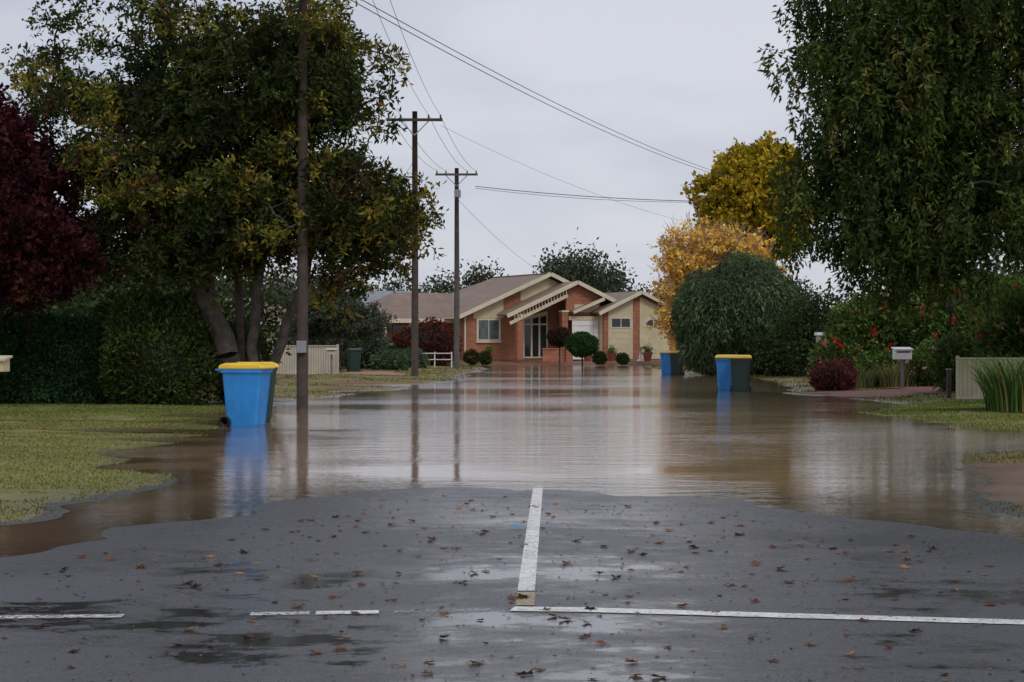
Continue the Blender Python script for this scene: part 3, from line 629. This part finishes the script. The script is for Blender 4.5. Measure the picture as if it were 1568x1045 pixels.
slab('main_roof_back',[(0,8.003,5.5),(-6.3,13.003,2.76),(6.3,13.003,2.76)],.12,TILE,H)
beam('main_barge_left',(-6.35,-.54,2.68),(0,-.54,5.44),.05,.24,CREAMW,H); beam('main_barge_right',(6.3,-.54,2.68),(.02,-.54,5.44),.05,.24,CREAMW,H)
beam('gutter_left',(-6.34,-.5,2.66),(-6.34,13,2.66),.1,.14,CREAMW,H)
beam('downpipe',(-5.75,-.06,.1),(-5.75,-.06,2.7),.08,.08,CREAMW,H)
wallp('wing_wall',[(-9.7,0),(-5.92,0),(-5.92,2.7),(-9.7,2.7)],3.6,.2,BRICK)
slab('wing_left_wall',[(-9.7,3.8,0),(-9.7,10,0),(-9.7,10,2.7),(-9.7,3.8,2.7)],.2,BRICK,H,(1,0,0))
slab('wing_roof_front',[(-10.6,1.8,2.55),(-5.0,1.8,2.55),(-4,6.5,4.35),(-8,6.5,4.35)],.12,TILE,H)
slab('wing_roof_hip',[(-10.603,1.8,2.55),(-8,6.5,4.35),(-10.603,11,2.55)],.12,TILE,H)
slab('wing_roof_back',[(-10.6,11,2.55),(-8,6.503,4.35),(-4,6.503,4.35),(-5,11,2.55)],.12,TILE,H)
beam('wing_fascia',(-10.6,1.76,2.46),(-5.4,1.76,2.46),.06,.26,CREAMW,H); beam('wing_fascia_side',(-10.64,1.8,2.46),(-10.64,11,2.46),.06,.26,CREAMW,H)
for i,u in enumerate((-10.3,-8.6,-6.9)): beam('verandah_post_%d'%i,(u,1.95,0),(u,1.95,2.4),.1,.1,CREAMW,H)
wallp('wing_window',[(-9.2,.9),(-7.6,.9),(-7.6,2.2),(-9.2,2.2)],3.56,.038,GLASS); wallp('wing_window_2',[(-7.2,.4),(-6.3,.4),(-6.3,2.2),(-7.2,2.2)],3.56,.038,GREYG)
sl=.44; ax,az=.95,4.95
slab('entry_roof_left',[(ax,-2.4,az),(-3.8,-2.4,az-4.75*sl),(-3.8,-.55,az-4.75*sl),(ax,3,az)],.1,TILE,H)
slab('entry_roof_right',[(ax+.003,-2.4,az),(ax+.003,3,az),(4.2,1,az-3.25*sl),(4.2,-2.4,az-3.25*sl)],.1,TILE,H)
beam('entry_barge_left',(-3.95,-2.44,az-4.9*sl-.07),(ax,-2.44,az-.07),.06,.24,CREAMW,H); beam('entry_barge_right',(4.2,-2.44,az-3.25*sl-.07),(ax+.02,-2.44,az-.07),.06,.24,CREAMW,H)
beam('entry_lower_rake',(-3.7,-2.30,az-4.65*sl-.62),(.3,-2.30,az-.65*sl-.62),.06,.2,CREAMW,H)
for i in range(18):
    u=-3.4+i*.21; zt=az-(ax-u)*sl-.2; beam('entry_slat_%d'%i,(u,-2.36,zt-.42),(u,-2.36,zt),.035,.05,CREAMW,H)
wallp('entry_gable_brick',[(.35,2.75),(2.75,2.75),(2.75,az-1.8*sl-.12),(ax,az-.14),(.35,az-.6*sl-.12)],-2.0,.18,BRICK)
wallp('entry_gable_cladding',[(.9,3.0),(2.6,3.0),(2.6,3.5),(.9,3.5)],-2.04,.038,CREAM)
beam('entry_hood_barge',(.5,-2.7,2.98),(2.7,-2.7,3.85),.08,.2,CREAMW,H)
slab('entry_hood_roof',[(.5,-2.66,3.05),(2.7,-2.66,3.92),(2.7,-2.01,3.92),(.5,-2.01,3.05)],.08,TILE,H)
for i,(u,w) in enumerate(((-2.95,.42),(.15,.4))):
    box('entry_column_%d'%i,(u-w/2,-2.25,0),(u+w/2,-1.85,2.75+.25*i),BRICK,H); box('entry_column_cap_%d'%i,(u-w/2-.04,-2.29,2.75+.25*i),(u+w/2+.04,-1.81,2.86+.25*i),CREAMW,H)
wallp('entry_door_frame',[(-1.7,.1),(.0,.1),(.0,3.1),(-1.7,2.7)],-.05,.045,CREAMW)
for i in range(3):
    u=-1.62+i*.55; wallp('entry_glass_%d'%i,[(u,.2),(u+.42,.2),(u+.42,2.2),(u,2.2)],-.065,.014,GLASS); wallp('entry_glass_top_%d'%i,[(u,2.3),(u+.42,2.3),(u+.42,2.62+.1*i),(u,2.52+.1*i)],-.065,.014,GLASS)
wallp('garage_door',[(.6,.03),(2.45,.03),(2.45,2.5),(.6,2.5)],-2.35,.06,WHITE)
for i in range(5): box('garage_door_rib_%d'%i,(.61,-2.37,.35+i*.45),(2.44,-2.353,.37+i*.45),CREAM,H)
wallp('garage_lintel',[(.38,2.5),(2.48,2.5),(2.48,2.74),(.38,2.74)],-2.38,.3,CREAM)
wallp('right_gable_wall',[(2.5,0),(8.2,0),(8.2,2.75),(5.0,4.18),(2.5,3.05)],-3,.2,BRICK)
slab('right_wing_left_wall',[(2.5,-2.8,0),(2.5,0,0),(2.5,0,3.0),(2.5,-2.8,3.0)],.2,CREAM,H,(1,0,0))
wallp('right_cladding_1',[(2.8,0.05),(4.55,.05),(4.55,3.8),(2.8,3.08)],-3.04,.038,CREAM)
wallp('right_cladding_2',[(5.05,0.05),(7.2,.05),(7.2,3.05),(5.05,4.0)],-3.04,.038,CREAM)
wallp('right_window_frame',[(2.95,2.0),(4.4,2.0),(4.4,2.68),(2.95,2.68)],-3.07,.028,CREAMW)
for i in range(2): wallp('right_window_%d'%i,[(3.03+i*.68,2.08),(3.64+i*.68,2.08),(3.64+i*.68,2.6),(3.03+i*.68,2.6)],-3.085,.014,GLASS)
arch=[(5.35,2.05),(6.7,2.05)]+[(6.025+.675*math.cos(t),2.2+.45*math.sin(t)) for t in np.linspace(0,math.pi,12)]
wallp('arched_window_frame',arch,-3.07,.028,CREAMW)
for i in range(2):
    a0,a1=(0.12,1.5) if i else (1.64,3.02)
    wallp('arched_window_%d'%i,[(6.025+(.04 if i else -.04),2.13)]+[(6.025+.58*math.cos(t),2.2+.36*math.sin(t)) for t in np.linspace(a0,a1,7)],-3.085,.014,GLASS)
for i in range(5): box('panel_door_rib_%d'%i,(2.95,-3.055,.3+i*.36),(4.4,-3.042,.32+i*.36),CREAMW,H)
slab('right_roof_left',[(5,-3.4,4.35),(2.0,-3.4,3.0),(2.0,1,3.0),(5,3,4.35)],.1,TILE,H); slab('right_roof_right',[(5.003,-3.4,4.35),(5.003,3,4.35),(8.7,3,2.68),(8.7,-3.4,2.68)],.1,TILE,H)
beam('right_barge_left',(1.95,-3.44,2.9),(5,-3.44,4.28),.06,.22,CREAMW,H); beam('right_barge_right',(8.7,-3.44,2.6),(5.02,-3.44,4.28),.06,.22,CREAMW,H)
slab('ridge_capping',[(-.12,-.5,5.53),(.12,-.5,5.53),(.12,8,5.53),(-.12,8,5.53)],.03,CREAM,H)
tube('tv_antenna_mast',[(-7.5,6.5,4.3),(-7.5,6.5,6.8)],[.02,.02],METAL,H,6); beam('tv_antenna_boom',(-8.1,6.5,6.6),(-6.9,6.5,6.7),.02,.02,METAL,H)
for i in range(5): beam('tv_antenna_rod_%d'%i,(-8+i*.25,6.2,6.62+i*.02),(-8+i*.25,6.8,6.62+i*.02),.012,.012,METAL,H)
def drape(name,x0,x1,y0,y1,mat,off=.012):
    a=np.linspace(x0,x1,30); b=np.linspace(y0,y1,30); A,B=np.meshgrid(a,b); Z=heights(A,B)[0]+off; id_=np.arange(900).reshape(30,30)
    F=np.stack([id_[:-1,:-1],id_[:-1,1:],id_[1:,1:],id_[1:,:-1]],-1).reshape(-1,4); np_mesh(name,np.stack([A.ravel(),B.ravel(),Z.ravel()],1),F,mat)
drape('brick_driveway',-3.5,10,118.6,124,simple('paving_red',(.20,.09,.06),.6,.3,2))
pe=empty('brick_planter_wall',(2.75,118,.2)); box('wall',(-.9,-.2,0),(.9,.2,.75),BRICK,pe,.01); box('coping',(-.95,-.25,.75),(.95,.25,.83),TERRA,pe,.01); box('side_wall',(.5,-.5,0),(.9,-.21,1.0),BRICK,pe,.01)
def pot(name,x,y,z,s):
    e=empty(name,(x,y,z)); tube('pot',[(0,0,0),(0,0,.02),(0,0,.36*s),(0,0,.4*s),(0,0,.46*s)],[.14*s,.16*s,.24*s,.28*s,.28*s],TERRA,e,16)
    rng=np.random.RandomState(int(x*10)+900); P=rng.randn(300,3)*.12*s+np.array([0,0,.56*s]); leaves(P,rng.randn(300,3),.12,.06,pick(P_RO,300,rng),'plant',e,rng=rng)
pot('terracotta_plant_pot',-1.4,119,.22,1.2); pot('terracotta_plant_pot.001',4.6,119,.22,1.2); pot('terracotta_plant_pot.002',6.1,120,.22,1.1); pot('terracotta_plant_pot.003',8.3,120,.22,1.2)
bb=empty('birdbath',(7.9,120.5,.24)); tube('bowl_and_column',[(0,0,0),(0,0,.08),(0,0,.1),(0,0,.7),(0,0,.78),(0,0,.86)],[.24,.24,.1,.08,.34,.38],WHITE,bb,16)
nb=empty('cream_house',(-12.4,92,.12)); box('walls',(-5,0,0),(2.2,7,2.3),CREAM,nb); slab('roof_front',[(-5.6,-.6,2.2),(2.8,-.6,2.2),(.5,3.5,3.4),(-4,3.5,3.4)],.1,TILE,nb); slab('roof_side',[(2.8,-.6,2.197),(2.8,7.6,2.197),(.5,3.5,3.397)],.1,TILE,nb); slab('roof_back',[(-5.6,7.6,2.2),(-4,3.503,3.4),(.5,3.503,3.4),(2.8,7.6,2.2)],.1,TILE,nb)
slab('window',[(-.9,-.03,.9),(.5,-.03,.9),(.5,-.03,2.0),(-.9,-.03,2.0)],.025,GLASS,nb,(0,1,0)); beam('gutter',(-5.6,-.64,2.14),(2.8,-.64,2.14),.08,.12,WHITE,nb)
nb2=empty('grey_roof_house',(-10.5,160,.3)); box('walls',(-4,0,0),(5,8,2.8),BRICK,nb2); slab('roof_front',[(-4.6,-.6,2.7),(5.6,-.6,2.7),(2.5,4,5.4),(-1.5,4,5.4)],.1,TILEG,nb2); slab('roof_side',[(5.6,-.6,2.697),(5.6,8.6,2.697),(2.5,4,5.397)],.1,TILEG,nb2); slab('window',[(1,-.04,1),(3,-.04,1),(3,-.04,2.2),(1,-.04,2.2)],.03,GLASS,nb2,(0,1,0))
def ribfence(name,p,q,h,mat,z=.05):
    p=Vector((*p,0)); q=Vector((*q,0)); L=(q-p).length; e=empty(name,(p.x,p.y,z),math.atan2(q.y-p.y,q.x-p.x)); n=int(L/.1); V=[];F=[]
    for i in range(n*2+1):
        x=L*i/(n*2); y=(.0,-.035)[(i//1)%2]; V+=[(x,y,0),(x,y,h)]
        if i: F.append((2*i-2,2*i,2*i+1,2*i-1))
    mesh_obj('ribbed_panel',V,F,mat,e); beam('top_rail',(0,-.015,h+.02),(L,-.015,h+.02),.07,.04,mat,e); beam('bottom_rail',(0,-.018,.02),(L,-.018,.02),.06,.05,mat,e)
    k=max(1,int(L/2.3))
    for i in range(k+1): beam('post_%d'%i,(L*i/k,0,-.1),(L*i/k,0,h+.08),.08,.09,mat,e)
    return e
ribfence('beige_metal_fence',(-9.3,77.5),(-6.85,77),1.12,FENCE,.1); ribfence('beige_metal_fence.001',(-13,79),(-9.4,77.6),1.12,FENCE,.1)
ribfence('cream_metal_fence',(10.3,45.3),(14.5,44.2),.92,simple('fence_weathered',(.46,.42,.30),.55,.15,2),.06)
rf=empty('white_rail_fence',(-8.6,104,.12))
for i in range(7): beam('post_%d'%i,(i*.9,0,-.1),(i*.9,0,.75),.06,.06,WHITE,rf)
for i,zz in enumerate((.35,.68)): beam('rail_%d'%i,(0,-.05,zz),(5.4,-.05,zz),.035,.05,WHITE,rf)
def letterbox(name,x,y,w,h,top,mat,postmat):
    z0=hz(x,y); e=empty(name,(x,y,z0)); tp=top-z0
    box('post',(-.035,-.035,-.1),(.035,.035,tp-h),postmat,e); box('box',(-w/2,-.2,tp-h),(w/2,.2,tp-.04),mat,e,.01); slab('lid',[(-w/2-.03,-.24,tp-.05),(w/2+.03,-.24,tp-.05),(w/2+.03,.24,tp),(-w/2-.03,.24,tp)],.03,mat,e)
    box('slot',(-w/2+.05,-.206,tp-h*.45),(w/2-.05,-.202,tp-h*.45+.035),BLACK,e)
letterbox('letterbox',10.75,54,.46,.34,1.24,WHITE,METAL); letterbox('letterbox.001',-7.66,29.0,.36,.24,1.17,CREAM,METAL)
letterbox('letterbox.002',-7.0,76,.36,.26,1.15,FENCE,METAL)
lp=empty('letterbox_pillar',(10.4,65,.05)); box('pillar',(-.28,-.25,0),(.28,.25,1.55),simple('sandstone',(.36,.31,.25),.8,.2,5),lp,.02); box('cap',(-.33,-.3,1.55),(.33,.3,1.65),WHITE,lp,.01); box('slot',(-.15,-.256,1.1),(.15,-.252,1.15),BLACK,lp)
gp=empty('garden_post',(10.3,46.2,.0)); box('post',(-.05,-.05,-.1),(.05,.05,.72),WOODG,gp,.01); box('post_cap',(-.065,-.065,.72),(.065,.065,.75),METAL,gp)
gl=empty('garden_lamp_post',(12.2,54.5,.05)); tube('post',[(0,0,0),(0,0,2.2)],[.04,.03],BLACK,gl,8); tube('lantern',[(0,0,2.2),(0,0,2.25),(0,0,2.5),(0,0,2.6)],[.06,.1,.13,.02],BLACK,gl,6)

# ------------------------------------------------------------------ sky, sun, camera
w=bpy.data.worlds.new('World'); sc.world=w; w.use_nodes=True; nt=w.node_tree; nt.nodes.clear()
out=N(nt,'ShaderNodeOutputWorld'); bg=N(nt,'ShaderNodeBackground', Strength=.1)
sky=N(nt,'ShaderNodeTexSky'); sky.sky_type='NISHITA'; sky.sun_disc=False; sky.sun_elevation=math.radians(48); sky.sun_rotation=math.radians(150)
tc=N(nt,'ShaderNodeTexCoord'); mp=N(nt,'ShaderNodeMapping'); mp.inputs['Scale'].default_value=(1,1,3.0); nt.links.new(tc.outputs['Generated'],mp.inputs[0])
cn=N(nt,'ShaderNodeTexNoise', Scale=4.5, Detail=7, Roughness=.5); nt.links.new(mp.outputs[0],cn.inputs[0])
cloud=mixc(nt, ramp(nt,cn.outputs[0],.36,.64), (5.2,5.45,6.4), (7.0,7.1,7.8))
nt.links.new(mixc(nt,.90,sky.outputs[0],cloud), bg.inputs[0]); nt.links.new(bg.outputs[0],out.inputs[0])
sl_=bpy.data.lights.new('sun','SUN'); sl_.energy=1.15; sl_.angle=math.radians(18); sl_.color=(1,.96,.9); so=bpy.data.objects.new('sun',sl_); link(so)
so.rotation_euler=(math.radians(42),0,math.radians(30))
cam=bpy.data.cameras.new('camera'); co=bpy.data.objects.new('camera',cam); link(co); co.location=(0,0,CAMH); cam.lens=68.9; cam.sensor_width=36
co.rotation_euler=(math.radians(90+.05),0,0); cam.clip_end=6000; cam.clip_start=.1; sc.camera=co
sc.view_settings.view_transform='Standard'; sc.view_settings.look='None'; sc.view_settings.exposure=0
